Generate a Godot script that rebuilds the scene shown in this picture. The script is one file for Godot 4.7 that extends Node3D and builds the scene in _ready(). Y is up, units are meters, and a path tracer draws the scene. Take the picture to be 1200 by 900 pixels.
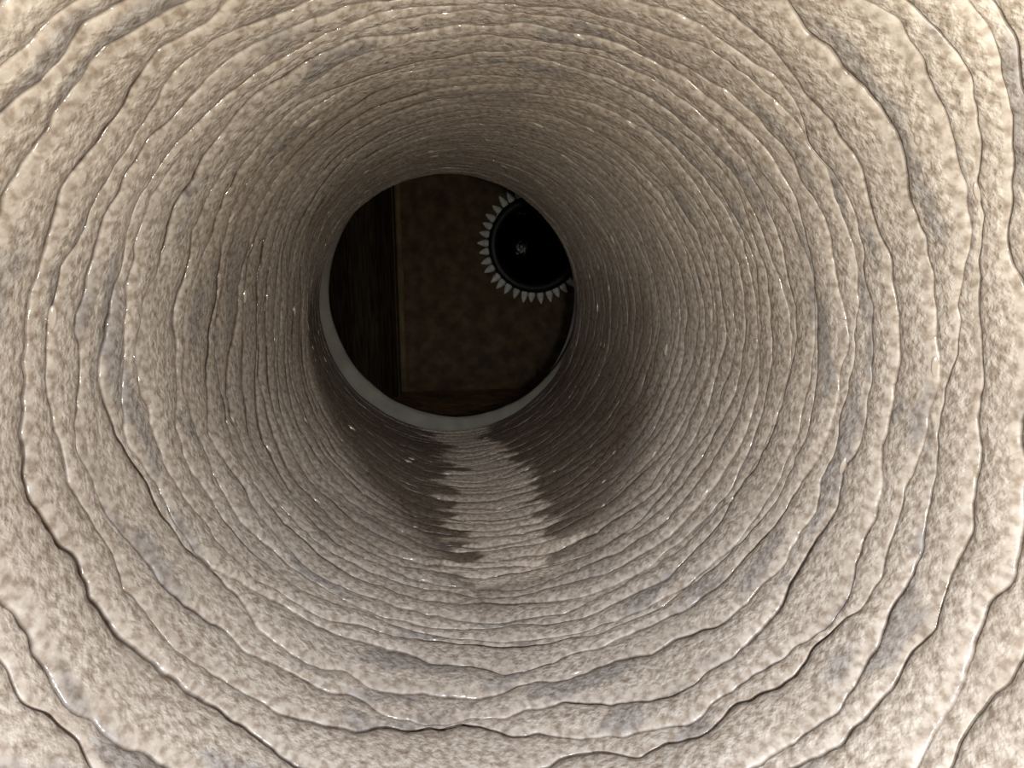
extends Node3D

# Inside a round drain pipe whose wall is coated in overlapping rings of wet mortar; the pipe
# runs away from the camera (towards -z) and opens into a small brown chamber.
const EYE := 0.49                       # camera height above the chamber floor
const AXIS := Vector2(0.0501, -0.0891)  # pipe axis, to the right of and below the eye
const RAD := 0.30
const S_END := 1.424                    # where the pipe ends
const BANDS := 50
# distance of ring joints from the pipe mouth's plane, at 16 angles round the pipe, for the joints in KNOTS
const KNOTS := [0, 6, 12, 16, 20, 30, 40, 50]
const JOINTS := [
	[0.167, 0.18, 0.185, 0.203, 0.243, 0.231, 0.205, 0.206, 0.195, 0.175, 0.164, 0.16, 0.152, 0.143, 0.14, 0.149],
	[0.32, 0.323, 0.314, 0.332, 0.389, 0.385, 0.354, 0.332, 0.315, 0.3, 0.301, 0.31, 0.311, 0.304, 0.299, 0.306],
	[0.472, 0.476, 0.49, 0.516, 0.556, 0.553, 0.535, 0.521, 0.519, 0.524, 0.534, 0.543, 0.537, 0.513, 0.487, 0.475],
	[0.55, 0.553, 0.571, 0.608, 0.664, 0.676, 0.682, 0.697, 0.691, 0.661, 0.64, 0.624, 0.607, 0.59, 0.571, 0.559],
	[0.627, 0.631, 0.657, 0.704, 0.774, 0.81, 0.843, 0.875, 0.861, 0.797, 0.752, 0.727, 0.702, 0.68, 0.657, 0.64],
	[0.849, 0.854, 0.885, 0.93, 0.995, 1.058, 1.123, 1.169, 1.156, 1.071, 1.007, 0.97, 0.939, 0.913, 0.887, 0.866],
	[1.123, 1.13, 1.151, 1.173, 1.204, 1.237, 1.276, 1.309, 1.306, 1.259, 1.217, 1.188, 1.165, 1.152, 1.138, 1.13],
	[1.418, 1.418, 1.418, 1.418, 1.418, 1.418, 1.418, 1.418, 1.418, 1.418, 1.418, 1.418, 1.418, 1.418, 1.418, 1.418]]
# across a ring, from its near edge to its far edge: place and height
const T := [0.0, 0.006, 0.016, 0.03, 0.06, 0.11, 0.19, 0.29, 0.41, 0.54, 0.68, 0.81, 0.91, 0.965, 1.0]
const H := [-0.4, 0.1, 0.36, 0.5, 0.62, 0.75, 0.88, 0.97, 1.0, 0.96, 0.83, 0.62, 0.36, 0.02, -0.4]
# crease shade painted in with joint dirt, by row; reaches further up far rings
const NEAR_JOINT_DARK := [1.0, 1.0, 0.45, 0.0]
const FAR_JOINT_DARK := [1.0, 1.0, 1.0, 0.75]
const LIP_ROWS := 6                     # the first rows of a ring are its smooth wet edge

var wob := FastNoiseLite.new()
var fine := FastNoiseLite.new()
var lump := FastNoiseLite.new()
var patch := FastNoiseLite.new()
var rough := FastNoiseLite.new()


func setup_noise(n: FastNoiseLite, sd: int, freq: float, oct: int) -> void:
	n.seed = sd
	n.noise_type = FastNoiseLite.TYPE_SIMPLEX_SMOOTH
	n.frequency = freq
	n.fractal_type = FastNoiseLite.FRACTAL_FBM
	n.fractal_octaves = oct


func noise_tex(sd: int, freq: float, oct: int, stops: Array, size := 1024, normal := 0.0, kind := FastNoiseLite.TYPE_SIMPLEX_SMOOTH) -> NoiseTexture2D:
	var n := FastNoiseLite.new()
	setup_noise(n, sd, freq, oct)
	n.noise_type = kind
	var t := NoiseTexture2D.new()
	t.width = size
	t.height = size
	t.seamless = true
	t.noise = n
	if normal > 0.0:
		t.as_normal_map = true
		t.bump_strength = normal
	elif stops.size() > 0:
		var g := Gradient.new()
		var off := PackedFloat32Array()
		var col := PackedColorArray()
		for s in stops:
			off.append(s[0])
			col.append(s[1])
		g.offsets = off
		g.colors = col
		t.color_ramp = g
	return t


func grey(v: float) -> Color:
	return Color(v, v, v)


func meta(o: Node, label: String, category: String, group := "") -> void:
	o.set_meta("label", label)
	o.set_meta("category", category)
	if group != "":
		o.set_meta("group", group)


func part(called: String, mesh: Mesh, mat: Material, parent: Node) -> MeshInstance3D:
	var m := MeshInstance3D.new()
	m.name = called
	m.mesh = mesh
	if mat:
		m.material_override = mat
	parent.add_child(m, true)
	return m


# a box with chamfered edges, as one mesh round its own centre
func chamfer_box(size: Vector3, c: float) -> ArrayMesh:
	var st := SurfaceTool.new()
	st.begin(Mesh.PRIMITIVE_TRIANGLES)
	var h := size / 2.0
	var ring := func(y: float, inset: float) -> Array:
		var x := h.x - inset
		var z := h.z - inset
		return [Vector3(-x + c, y, -z), Vector3(x - c, y, -z), Vector3(x, y, -z + c), Vector3(x, y, z - c), Vector3(x - c, y, z), Vector3(-x + c, y, z), Vector3(-x, y, z - c), Vector3(-x, y, -z + c)]
	var rings := [ring.call(-h.y, c), ring.call(-h.y + c, 0.0), ring.call(h.y - c, 0.0), ring.call(h.y, c)]
	for k in 3:
		for i in 8:
			var j := (i + 1) % 8
			tri(st, rings[k][i], rings[k][j], rings[k + 1][j])
			tri(st, rings[k][i], rings[k + 1][j], rings[k + 1][i])
	for i in range(1, 7):
		tri(st, rings[3][0], rings[3][i], rings[3][i + 1])
		tri(st, rings[0][0], rings[0][i + 1], rings[0][i])
	st.set_smooth_group(-1)
	st.generate_normals()
	return st.commit()


func tri(st: SurfaceTool, a: Vector3, b: Vector3, c: Vector3) -> void:
	st.set_smooth_group(-1)
	st.add_vertex(a)
	st.add_vertex(b)
	st.add_vertex(c)


# a surface of revolution about z: profile of (radius, z), closed round
func lathe(profile: Array, n: int, jitter := 0.0, smooth := true) -> ArrayMesh:
	var st := SurfaceTool.new()
	st.begin(Mesh.PRIMITIVE_TRIANGLES)
	for k in profile.size() - 1:
		for i in n:
			var q := []
			for e in [[k, i], [k, i + 1], [k + 1, i + 1], [k + 1, i]]:
				var a := TAU * float(e[1] % n) / n
				var p: Vector2 = profile[e[0]]
				var r := p.x + jitter * minf(1.0, p.x * 20.0) * lump.get_noise_3d(cos(a) * 4.0, sin(a) * 4.0, p.y * 20.0)
				q.append(Vector3(cos(a) * r, sin(a) * r, p.y))
			for v in [q[0], q[1], q[2], q[0], q[2], q[3]]:
				st.set_smooth_group(0 if smooth else -1)
				st.add_vertex(v)
	st.generate_normals()
	return st.commit()


func joint_s(col: Array, idx: float) -> float:
	idx = clampf(idx, 0.0, float(BANDS))
	var k := 0
	while k < KNOTS.size() - 2 and idx > KNOTS[k + 1]:
		k += 1
	var f: float = (idx - KNOTS[k]) / float(KNOTS[k + 1] - KNOTS[k])
	return lerpf(col[k], col[k + 1], f)


func cubic(row: Array, a: float) -> float:
	var n := row.size()
	var x := a / TAU * n
	var i := int(floor(x))
	return cubic_interpolate(row[i % n], row[(i + 1) % n], row[(i - 1 + n) % n], row[(i + 2) % n], x - i)


func bump(x: float, centre: float, width: float) -> float:
	var d := absf(wrapf(x - centre, -PI, PI)) / width
	return 1.0 - smoothstep(0.6, 1.4, d)


func build_pipe() -> void:
	var pipe := Node3D.new()
	pipe.name = "pipe"
	pipe.position = Vector3(AXIS.x, EYE + AXIS.y, 0)
	add_child(pipe)
	meta(pipe, "round pipe coated inside with overlapping rings of wet beige mortar, running to a dark chamber", "pipe")

	var body := StandardMaterial3D.new()
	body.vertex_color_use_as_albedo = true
	body.albedo_texture = noise_tex(3, 0.03, 6, [[0.0, Color(0.60, 0.53, 0.475)], [0.34, Color(0.735, 0.675, 0.617)], [0.5, Color(0.82, 0.765, 0.712)], [0.66, Color(0.87, 0.82, 0.768)], [1.0, Color(0.93, 0.89, 0.85)]])
	body.normal_enabled = true
	body.normal_texture = noise_tex(9, 0.05, 6, [], 1024, 6.0)
	body.normal_scale = 0.6
	body.roughness = 1.0
	body.roughness_texture = noise_tex(21, 0.02, 4, [[0.0, grey(0.12)], [0.31, grey(0.16)], [0.36, grey(0.6)], [0.5, grey(0.75)], [1.0, grey(0.85)]])
	body.roughness_texture_channel = BaseMaterial3D.TEXTURE_CHANNEL_RED
	body.metallic_specular = 0.6
	var lip: StandardMaterial3D = body.duplicate()
	lip.roughness_texture = noise_tex(33, 0.006, 3, [[0.0, grey(0.09)], [0.5, grey(0.13)], [0.6, grey(0.5)], [1.0, grey(0.75)]])
	lip.normal_scale = 0.15

	var cols := 900
	var cut := []                       # per column, the distance of each joint
	for i in cols:
		var a := TAU * i / cols
		var tab := []
		for row in JOINTS:
			tab.append(cubic(row, a))
		var c := cos(a)
		var s := sin(a)
		var line := PackedFloat32Array()
		var last := -1.0
		for n in BANDS + 1:
			var shift := 1.05 * wob.get_noise_3d(c * 1.5, s * 1.5, n * 3.7) + 0.38 * fine.get_noise_3d(c * 7.0, s * 7.0, n * 2.3)
			if n == BANDS:
				shift = 0.0
			var v := joint_s(tab, n + shift * smoothstep(0.0, 3.0, float(n)) * smoothstep(0.0, 3.0, float(BANDS - n)))
			v = maxf(v, last + 0.0012)
			line.append(v)
			last = v
		cut.append(line)

	var rows := T.size()
	var beads := []
	var rng := RandomNumberGenerator.new()
	rng.seed = 31
	for n in BANDS:
		var pos := PackedVector3Array()
		var uvs := PackedVector2Array()
		var tint := PackedColorArray()
		pos.resize(rows * (cols + 1))
		uvs.resize(pos.size())
		tint.resize(pos.size())
		for i in cols + 1:
			var a := TAU * i / cols
			var c := cos(a)
			var s := sin(a)
			var line: PackedFloat32Array = cut[i % cols]
			var s0 := line[n]
			var w := line[n + 1] - s0
			var strong := 0.75 + 0.9 * wob.get_noise_3d(c * 2.3 + 40.0, s * 2.3, n * 1.9)
			strong *= 1.0 - 0.4 * bump(a, 0.75, 0.8)
			var hh := clampf(0.2 * w, 0.0003, 0.0055) * clampf(strong, 0.12, 1.3)
			var joint_dark := (1.0 - 0.45 * bump(a, 0.65, 0.9)) * clampf(0.75 + 0.3 * smoothstep(0.5, 0.9, line[n]) + 1.3 * fine.get_noise_3d(c * 3.0, s * 3.0 + 17.0, n * 2.9), 0.15, 1.0)
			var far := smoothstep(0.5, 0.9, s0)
			hh *= 1.0 - 0.25 * far
			for r in rows:
				var t: float = T[r]
				var z := s0 + w * t
				if r > 0 and r < 6:
					z -= hh * 0.3 * (1.0 - t / 0.2)
				var h: float = H[r] * hh if H[r] > 0.0 else H[r] * minf(0.009, 0.4 * w)
				var lumpy := lump.get_noise_3d(c * 4.0, s * 4.0, z * 15.0)
				h += 0.0017 * lumpy
				if r > 4 and r < rows - 1:
					h += 0.0004 * rough.get_noise_3d(c * 80.0, s * 80.0, z * 280.0)
				h += shelf(a, z)
				var rad := RAD - h
				var at := i * rows + r
				pos[at] = Vector3(c * rad, s * rad, -z)
				uvs[at] = Vector2(6.0 * i / cols, z / 0.314)
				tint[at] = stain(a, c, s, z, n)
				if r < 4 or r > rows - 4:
					tint[at] = tint[at].lerp(Color(0.12, 0.095, 0.08), joint_dark * (lerpf(NEAR_JOINT_DARK[r], FAR_JOINT_DARK[r], far) if r < 4 else [0.0, 0.5, 0.95, 1.0][r - rows + 4]))  # dark colour painted along the joints, crease shade and dirt in one
		var nrm := PackedVector3Array()
		nrm.resize(pos.size())
		for i in cols + 1:
			var left := (i - 1 if i > 0 else cols - 1) * rows
			var right := (i + 1 if i < cols else 1) * rows
			for r in rows:
				var dv := pos[i * rows + mini(r + 1, rows - 1)] - pos[i * rows + maxi(r - 1, 0)]
				var du := pos[right + r] - pos[left + r]
				nrm[i * rows + r] = du.cross(dv).normalized()
		var mesh := ArrayMesh.new()
		for surf in 2:
			var ids := PackedInt32Array()
			var from := 0 if surf == 0 else LIP_ROWS
			var to := LIP_ROWS if surf == 0 else rows - 1
			for i in cols:
				for r in range(from, to):
					var p := i * rows + r
					var q := p + rows
					ids.append_array([p, p + 1, q + 1, p, q + 1, q])
			var arr := []
			arr.resize(Mesh.ARRAY_MAX)
			arr[Mesh.ARRAY_VERTEX] = pos
			arr[Mesh.ARRAY_NORMAL] = nrm
			arr[Mesh.ARRAY_TEX_UV] = uvs
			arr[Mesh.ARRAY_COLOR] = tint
			arr[Mesh.ARRAY_INDEX] = ids
			mesh.add_surface_from_arrays(Mesh.PRIMITIVE_TRIANGLES, arr)
			mesh.surface_set_material(surf, lip if surf == 0 else body)
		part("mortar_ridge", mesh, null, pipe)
		for k in 2 if n > 10 and n < 48 else 1:
			var i := rng.randi() % cols
			beads.append([pos[i * rows + 4], TAU * i / cols, rng.randf_range(0.6, 1.5)])

	# beads of water clinging to the ridges' edges
	var wet := StandardMaterial3D.new()
	wet.albedo_color = Color(0.66, 0.61, 0.56)
	wet.roughness = 0.12
	wet.metallic_specular = 1.0
	var drop := SphereMesh.new()
	drop.radius = 1.0
	drop.height = 2.0
	drop.radial_segments = 24
	drop.rings = 12
	for b in beads:
		var m := part("water_bead", drop, wet, pipe)
		var c := cos(b[1])
		var s := sin(b[1])
		var up := Vector3(-c * 0.6, -s * 0.6, 0.8)
		var along := Vector3(-s, c, 0)
		m.transform = Transform3D(Basis(along * 0.006 * b[2], up * 0.0009 * b[2], along.cross(up) * 0.0019 * b[2]), b[0])

	# the pipe's own wall outside the coating, with its mouth
	var shell_mat := StandardMaterial3D.new()
	shell_mat.albedo_color = Color(0.36, 0.34, 0.33)
	shell_mat.roughness = 0.8
	var st := SurfaceTool.new()
	st.begin(Mesh.PRIMITIVE_TRIANGLES)
	var prof := [[RAD + 0.004, 0], [0.330, 0], [0.338, 1], [0.338, 2], [RAD + 0.012, 2]]
	for i in range(0, cols, 10):
		var quad := []
		for j in [i, (i + 10) % cols]:
			var a: float = TAU * float(j) / cols
			var line2: PackedFloat32Array = cut[j]
			var z0: float = line2[0]
			for e in prof:
				var z: float = [z0, z0 + 0.01, 1.472][e[1]]
				quad.append(Vector3(cos(a) * e[0], sin(a) * e[0], -z))
		for k in prof.size() - 1:
			var m := prof.size()
			for v in [quad[k], quad[k + m], quad[k + 1 + m], quad[k], quad[k + 1 + m], quad[k + 1]]:
				st.set_smooth_group(k)
				st.add_vertex(v)
	st.generate_normals()
	part("outer_shell", st.commit(), shell_mat, pipe)

	# a smooth grey collar round the far end; its hole lies a little off the pipe's axis
	var cm := StandardMaterial3D.new()
	cm.albedo_texture = noise_tex(51, 0.01, 5, [[0.0, Color(0.40, 0.39, 0.36)], [0.5, Color(0.50, 0.485, 0.445)], [1.0, Color(0.58, 0.56, 0.52)]], 512)
	cm.uv1_triplanar = true
	cm.uv1_scale = Vector3(3, 3, 3)
	cm.roughness = 0.7
	var cs := SurfaceTool.new()
	cs.begin(Mesh.PRIMITIVE_TRIANGLES)
	var cn := 240
	var rings := []
	# radius, z, share of the offset
	for e in [[0.309, 1.410, 0.0], [0.305, 1.418, 0.0], [0.302, 1.424, 0.3], [0.3, 1.434, 0.8], [0.2985, 1.440, 1.0], [0.2985, 1.443, 1.0], [0.300, 1.446, 1.0], [0.302, 1.470, 1.0], [0.325, 1.472, 1.0]]:
		var ring := []
		for i in cn:
			var a := TAU * i / cn
			var rr: float = e[0] + 0.0022 * lump.get_noise_3d(cos(a) * 5.0, sin(a) * 5.0, 90.0 + e[1])
			ring.append(Vector3(cos(a) * rr + 0.017 * e[2], sin(a) * rr + 0.028 * e[2], -e[1]))
		rings.append(ring)
	for k in rings.size() - 1:
		for i in cn:
			var j := (i + 1) % cn
			for v in [rings[k][i], rings[k + 1][i], rings[k + 1][j], rings[k][i], rings[k + 1][j], rings[k][j]]:
				cs.set_smooth_group(0)
				cs.add_vertex(v)
	cs.generate_normals()
	var col := part("end_collar", cs.commit(), cm, pipe)
	col.set_meta("label", "smooth pale grey collar")


# the coating swells on the lower left before it drops back to the last stretch of pipe
func shelf(a: float, z: float) -> float:
	var w := bump(a, 3.55, 0.75)
	if w <= 0.0:
		return 0.0
	var edge := 1.165 + 0.02 * sin(a * 3.0)
	return w * 0.019 * smoothstep(edge - 0.45, edge - 0.03, z) * (1.0 - smoothstep(edge, edge + 0.05, z))


# what the mortar is stained with: damp brown on the lower flanks of the last stretch, a washed pale
# strip along the bottom, slate smears where the coat is thin
func stain(a: float, c: float, s: float, z: float, n: int) -> Color:
	var k := Color(0.7, 0.7, 0.7)
	var down := wrapf(a - 1.5 * PI, -PI, PI)          # 0 at the bottom, positive to the right
	var streak := patch.get_noise_3d(c * 2.0, s * 2.0, n * 3.3) + 0.6 * patch.get_noise_3d(c * 5.0, s * 5.0, z * 90.0)
	if absf(down) < 2.3 and z > 0.52:
		var reach := 0.585 + 0.15 * maxf(down, 0.0) + 0.6 * clampf(-down, 0.0, 0.35) + 0.3 * maxf(-down - 0.35, 0.0) + 0.035 * streak
		var limit := 0.4 if down > 0.0 else 0.0
		var damp := (1.0 - 0.35 * smoothstep(0.9, 1.6, down)) * smoothstep(reach - 0.03, reach + 0.16, z) * (1.0 - smoothstep(1.15, 1.75, absf(down) - limit - (0.35 if down < 0.0 else 0.0) * smoothstep(1.1, 1.18, z) + 0.15 * streak))
		k = k.lerp(Color(0.225, 0.198, 0.172), damp)
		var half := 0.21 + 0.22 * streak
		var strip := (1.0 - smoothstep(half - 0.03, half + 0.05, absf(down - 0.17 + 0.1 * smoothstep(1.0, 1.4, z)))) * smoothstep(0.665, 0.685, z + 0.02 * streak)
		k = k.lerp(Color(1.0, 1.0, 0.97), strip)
	var slate := patch.get_noise_3d(c * 2.6 + 9.0, s * 2.6, n * 2.1 + z * 26.0)
	k = k.lerp(Color(0.38, 0.40, 0.45), 0.7 * smoothstep(0.25, 0.4, slate) * (1.0 - smoothstep(0.6, 1.0, z)))
	var tone := patch.get_noise_3d(c * 1.3 - 20.0, s * 1.3, z * 5.0)
	return Color(k.r * (1.0 + 0.26 * tone), k.g * (1.0 + 0.29 * tone), k.b * (1.0 + 0.32 * tone))


func wall(called: String, lo: Vector3, hi: Vector3, mat: Material) -> MeshInstance3D:
	var m := part(called, chamfer_box(hi - lo, 0.004), mat, self)
	m.position = (lo + hi) / 2.0
	m.set_meta("kind", "structure")
	return m


func build_chamber() -> void:
	var brown := StandardMaterial3D.new()
	brown.albedo_texture = noise_tex(71, 0.012, 6, [[0.0, Color(0.27, 0.21, 0.145)], [0.4, Color(0.345, 0.28, 0.20)], [0.6, Color(0.395, 0.32, 0.23)], [1.0, Color(0.47, 0.385, 0.28)]])
	brown.uv1_triplanar = true
	brown.uv1_world_triplanar = true
	brown.uv1_scale = Vector3(1.1, 1.1, 1.1)
	brown.roughness = 0.85
	brown.normal_enabled = true
	brown.normal_texture = noise_tex(72, 0.03, 5, [], 512, 6.0)
	var ochre: StandardMaterial3D = brown.duplicate()
	ochre.albedo_texture = noise_tex(74, 0.012, 6, [[0.0, Color(0.38, 0.28, 0.17)], [0.5, Color(0.52, 0.39, 0.24)], [1.0, Color(0.62, 0.48, 0.31)]], 512)
	wall("floor", Vector3(-1.2, -0.1, -2.55), Vector3(1.3, 0.0, -1.474), ochre)
	wall("ceiling", Vector3(-1.2, 1.5, -2.55), Vector3(1.3, 1.6, -1.474), brown)
	wall("wall_left", Vector3(-1.3, -0.1, -2.55), Vector3(-1.2, 1.6, -1.474), brown)
	wall("wall_right", Vector3(1.3, -0.1, -3.0), Vector3(1.4, 1.6, -1.474), brown)
	# the near wall, pierced by the pipe
	var front := CSGBox3D.new()
	front.name = "wall_front"
	front.size = Vector3(2.7, 1.7, 0.075)
	front.position = Vector3(0.05, 0.75, -1.5115)
	front.material = brown
	var hole := CSGCylinder3D.new()
	hole.name = "pipe_hole"
	hole.operation = CSGShape3D.OPERATION_SUBTRACTION
	hole.radius = 0.318
	hole.height = 0.3
	hole.sides = 96
	hole.rotation.x = PI / 2
	hole.position = Vector3(AXIS.x - 0.05 + 0.008, EYE + AXIS.y - 0.75 + 0.012, 0)
	front.add_child(hole)
	add_child(front)
	front.set_meta("kind", "structure")
	# the far wall, pierced by the toothed opening
	var back := CSGBox3D.new()
	back.name = "wall_back"
	back.size = Vector3(2.6, 1.7, 0.1)
	back.position = Vector3(0.05, 0.75, -2.47)
	back.material = brown
	var h2: CSGCylinder3D = hole.duplicate()
	h2.radius = 0.19
	h2.position = Vector3(0.4243 - 0.05, EYE + 0.0936 - 0.75, 0)
	back.add_child(h2)
	add_child(back)
	back.set_meta("kind", "structure")
	# a pier standing out of the far wall on the left, faced with dark upright boards
	var pier_mat: StandardMaterial3D = brown.duplicate()
	pier_mat.albedo_color = Color(0.95, 0.97, 0.9)
	var pier := wall("wall_pier", Vector3(-1.2, 0.0, -2.42), Vector3(-0.124, 1.5, -2.275), pier_mat)
	var dark := StandardMaterial3D.new()
	dark.albedo_texture = noise_tex(77, 0.02, 5, [[0.0, Color(0.10, 0.08, 0.06)], [0.5, Color(0.19, 0.155, 0.12)], [1.0, Color(0.27, 0.22, 0.165)]], 512)
	dark.uv1_triplanar = true
	dark.uv1_scale = Vector3(8, 0.6, 8)
	dark.roughness = 0.9
	dark.metallic_specular = 0.2
	var x := -0.126
	var rng := RandomNumberGenerator.new()
	rng.seed = 5
	for w in [0.066, 0.098, 0.086, 0.095, 0.07, 0.09, 0.08, 0.09, 0.085, 0.09, 0.08]:
		var tone: StandardMaterial3D = dark.duplicate()
		var v := rng.randf_range(0.55, 1.25)
		tone.albedo_color = Color(v, v, v)
		tone.uv1_offset = Vector3(rng.randf(), rng.randf(), 0)
		var b := part("board", chamfer_box(Vector3(w - 0.004, 1.48, 0.022), 0.003), tone, pier)
		b.position = Vector3(x - w / 2, 0.75, -2.263 + rng.randf_range(-0.003, 0.003)) - pier.position
		x -= w
	var strip_mat: StandardMaterial3D = brown.duplicate()
	strip_mat.albedo_texture = noise_tex(78, 0.012, 5, [[0.0, Color(0.36, 0.30, 0.21)], [0.5, Color(0.47, 0.40, 0.29)], [1.0, Color(0.56, 0.49, 0.37)]], 512)
	wall("trim_1", Vector3(-0.1235, 0.0, -2.4195), Vector3(-0.101, 1.5, -2.402), strip_mat)
	# ground outside, under the pipe
	var soil := StandardMaterial3D.new()
	soil.albedo_color = Color(0.42, 0.37, 0.31)
	soil.roughness = 0.95
	wall("ground", Vector3(-3.0, -0.1, -1.474), Vector3(3.0, 0.055, 3.0), soil)


func build_toothed_opening() -> void:
	var o := Node3D.new()
	o.name = "toothed_pipe"
	o.position = Vector3(0.4243, EYE + 0.0936, -2.42)
	add_child(o)
	meta(o, "black pipe opening ringed with small white pointed teeth on the brown chamber wall", "pipe opening")
	var black := StandardMaterial3D.new()
	black.albedo_color = Color(0.035, 0.035, 0.04)
	black.normal_scale = 0.5
	black.roughness = 0.22
	black.normal_enabled = true
	black.normal_texture = noise_tex(81, 0.02, 4, [], 512, 8.0)
	black.uv1_triplanar = true
	black.uv1_scale = Vector3(4, 4, 4)
	# rolled rubber mouth
	var mouth := []
	for k in 17:
		var t := PI * k / 16.0
		mouth.append(Vector2(0.171 + 0.0195 * cos(t), 0.003 + 0.016 * sin(t)))
	mouth.append(Vector2(0.1515, -0.03))
	var matt: StandardMaterial3D = black.duplicate()
	matt.normal_scale = 0.2
	matt.roughness = 0.5
	part("rubber_rim", lathe(mouth, 96, 0.001), matt, o)
	var prof := [Vector2(0.158, -0.0)]
	for k in 40:
		prof.append(Vector2(0.156 + 0.006 * cos(k * 1.5708), -0.02 - 0.012 * k))
	prof.append(Vector2(0.0, -0.5))
	part("ribbed_bore", lathe(prof, 72, 0.009), black, o)
	var wet := StandardMaterial3D.new()
	wet.albedo_color = Color(0.3, 0.3, 0.3)
	wet.roughness = 0.1
	wet.metallic_specular = 1.0
	var drop := SphereMesh.new()
	drop.radius = 0.009
	drop.height = 0.018
	drop.radial_segments = 16
	drop.rings = 8
	for e in [[72, 0.16], [80, 0.28], [88, 0.34], [98, 0.3], [106, 0.22], [62, 0.2], [50, 0.3], [20, 0.35], [8, 0.42]]:
		var d := part("water_bead", drop, wet, o)
		var da := deg_to_rad(e[0])
		d.position = Vector3(cos(da) * 0.15, sin(da) * 0.15, -e[1])
		d.scale = Vector3(1.3, 0.7, 1.0)
	var white := StandardMaterial3D.new()
	white.albedo_texture = noise_tex(91, 0.02, 4, [[0.0, Color(0.8, 0.8, 0.78)], [0.5, Color(0.93, 0.93, 0.91)], [1.0, Color(0.98, 0.98, 0.96)]], 256)
	white.uv1_triplanar = true
	white.uv1_scale = Vector3(9, 9, 9)
	white.roughness = 0.6
	# one tooth: blunt at the rim, widest a third of the way out, drawn to a point
	var variants := []
	for v in 3:
		var st := SurfaceTool.new()
		st.begin(Mesh.PRIMITIVE_TRIANGLES)
		var len: float = [0.043, 0.046, 0.040][v]
		var stations := [[0.0, 0.0], [0.0, 0.0105], [0.1, 0.0135], [0.28, 0.0142], [0.52, 0.0115], [0.78, 0.0066], [0.95, 0.0026], [1.0, 0.0]]
		var m := 10
		for k in stations.size() - 1:
			for i in m:
				var q := []
				for e in [[k, i], [k, i + 1], [k + 1, i + 1], [k + 1, i]]:
					var a: float = TAU * e[1] / m
					var sx: Array = stations[e[0]]
					q.append(Vector3(cos(a) * sx[1], sx[0] * len, sin(a) * sx[1] * 0.6 + 0.004 * sx[0]))
				for p in [q[0], q[3], q[2], q[0], q[2], q[1]]:
					st.set_smooth_group(0 if k > 0 else 1)
					st.add_vertex(p)
		st.generate_normals()
		variants.append(st.commit())
	var rng := RandomNumberGenerator.new()
	rng.seed = 12
	var count := 37
	for k in count:
		var a := TAU * (k + 0.35) / count + rng.randf_range(-0.02, 0.02)
		var t := part("tooth", variants[rng.randi() % 3], white, o)
		var rim := 0.189 + rng.randf_range(-0.001, 0.002)
		t.position = Vector3(cos(a) * rim, sin(a) * rim, 0.0075)
		t.rotation.z = a - PI / 2 + rng.randf_range(-0.09, 0.09)


func _ready() -> void:
	var cam := Camera3D.new()
	cam.name = "camera"
	cam.position = Vector3(0, EYE, 0)
	cam.rotation_degrees = Vector3(-10.916, -7.748, 0)
	cam.fov = 65.47
	cam.near = 0.02
	cam.current = true
	add_child(cam)

	# daylight at the mouth, behind the camera
	var we := WorldEnvironment.new()
	we.name = "environment"
	var env := Environment.new()
	env.background_mode = Environment.BG_SKY
	var sky := Sky.new()
	var sm := ProceduralSkyMaterial.new()
	sm.sky_top_color = Color(0.62, 0.72, 0.88)
	sm.sky_horizon_color = Color(0.85, 0.88, 0.92)
	sm.ground_horizon_color = Color(0.6, 0.58, 0.55)
	sm.ground_bottom_color = Color(0.4, 0.37, 0.33)
	sm.sun_angle_max = 0.0
	sky.sky_material = sm
	env.sky = sky
	env.background_energy_multiplier = 2.6
	env.tonemap_mode = Environment.TONE_MAPPER_LINEAR
	env.tonemap_exposure = 1.0
	env.sdfgi_enabled = true
	env.ssao_enabled = true
	env.ssil_enabled = true
	we.environment = env
	add_child(we)

	# the torch held beside the lens
	var torch := OmniLight3D.new()
	torch.name = "torch"
	torch.position = Vector3(0.075, EYE - 0.015, 0.0)
	torch.light_color = Color(1.0, 0.98, 0.91)
	torch.light_energy = 0.295
	torch.light_size = 0.02
	torch.omni_range = 8.0
	torch.omni_attenuation = 2.0
	torch.shadow_enabled = true
	add_child(torch)

	setup_noise(wob, 11, 0.6, 3)
	setup_noise(fine, 12, 0.6, 3)
	setup_noise(lump, 13, 0.5, 3)
	setup_noise(patch, 14, 0.5, 4)
	setup_noise(rough, 15, 0.5, 3)
	build_chamber()
	build_pipe()
	build_toothed_opening()
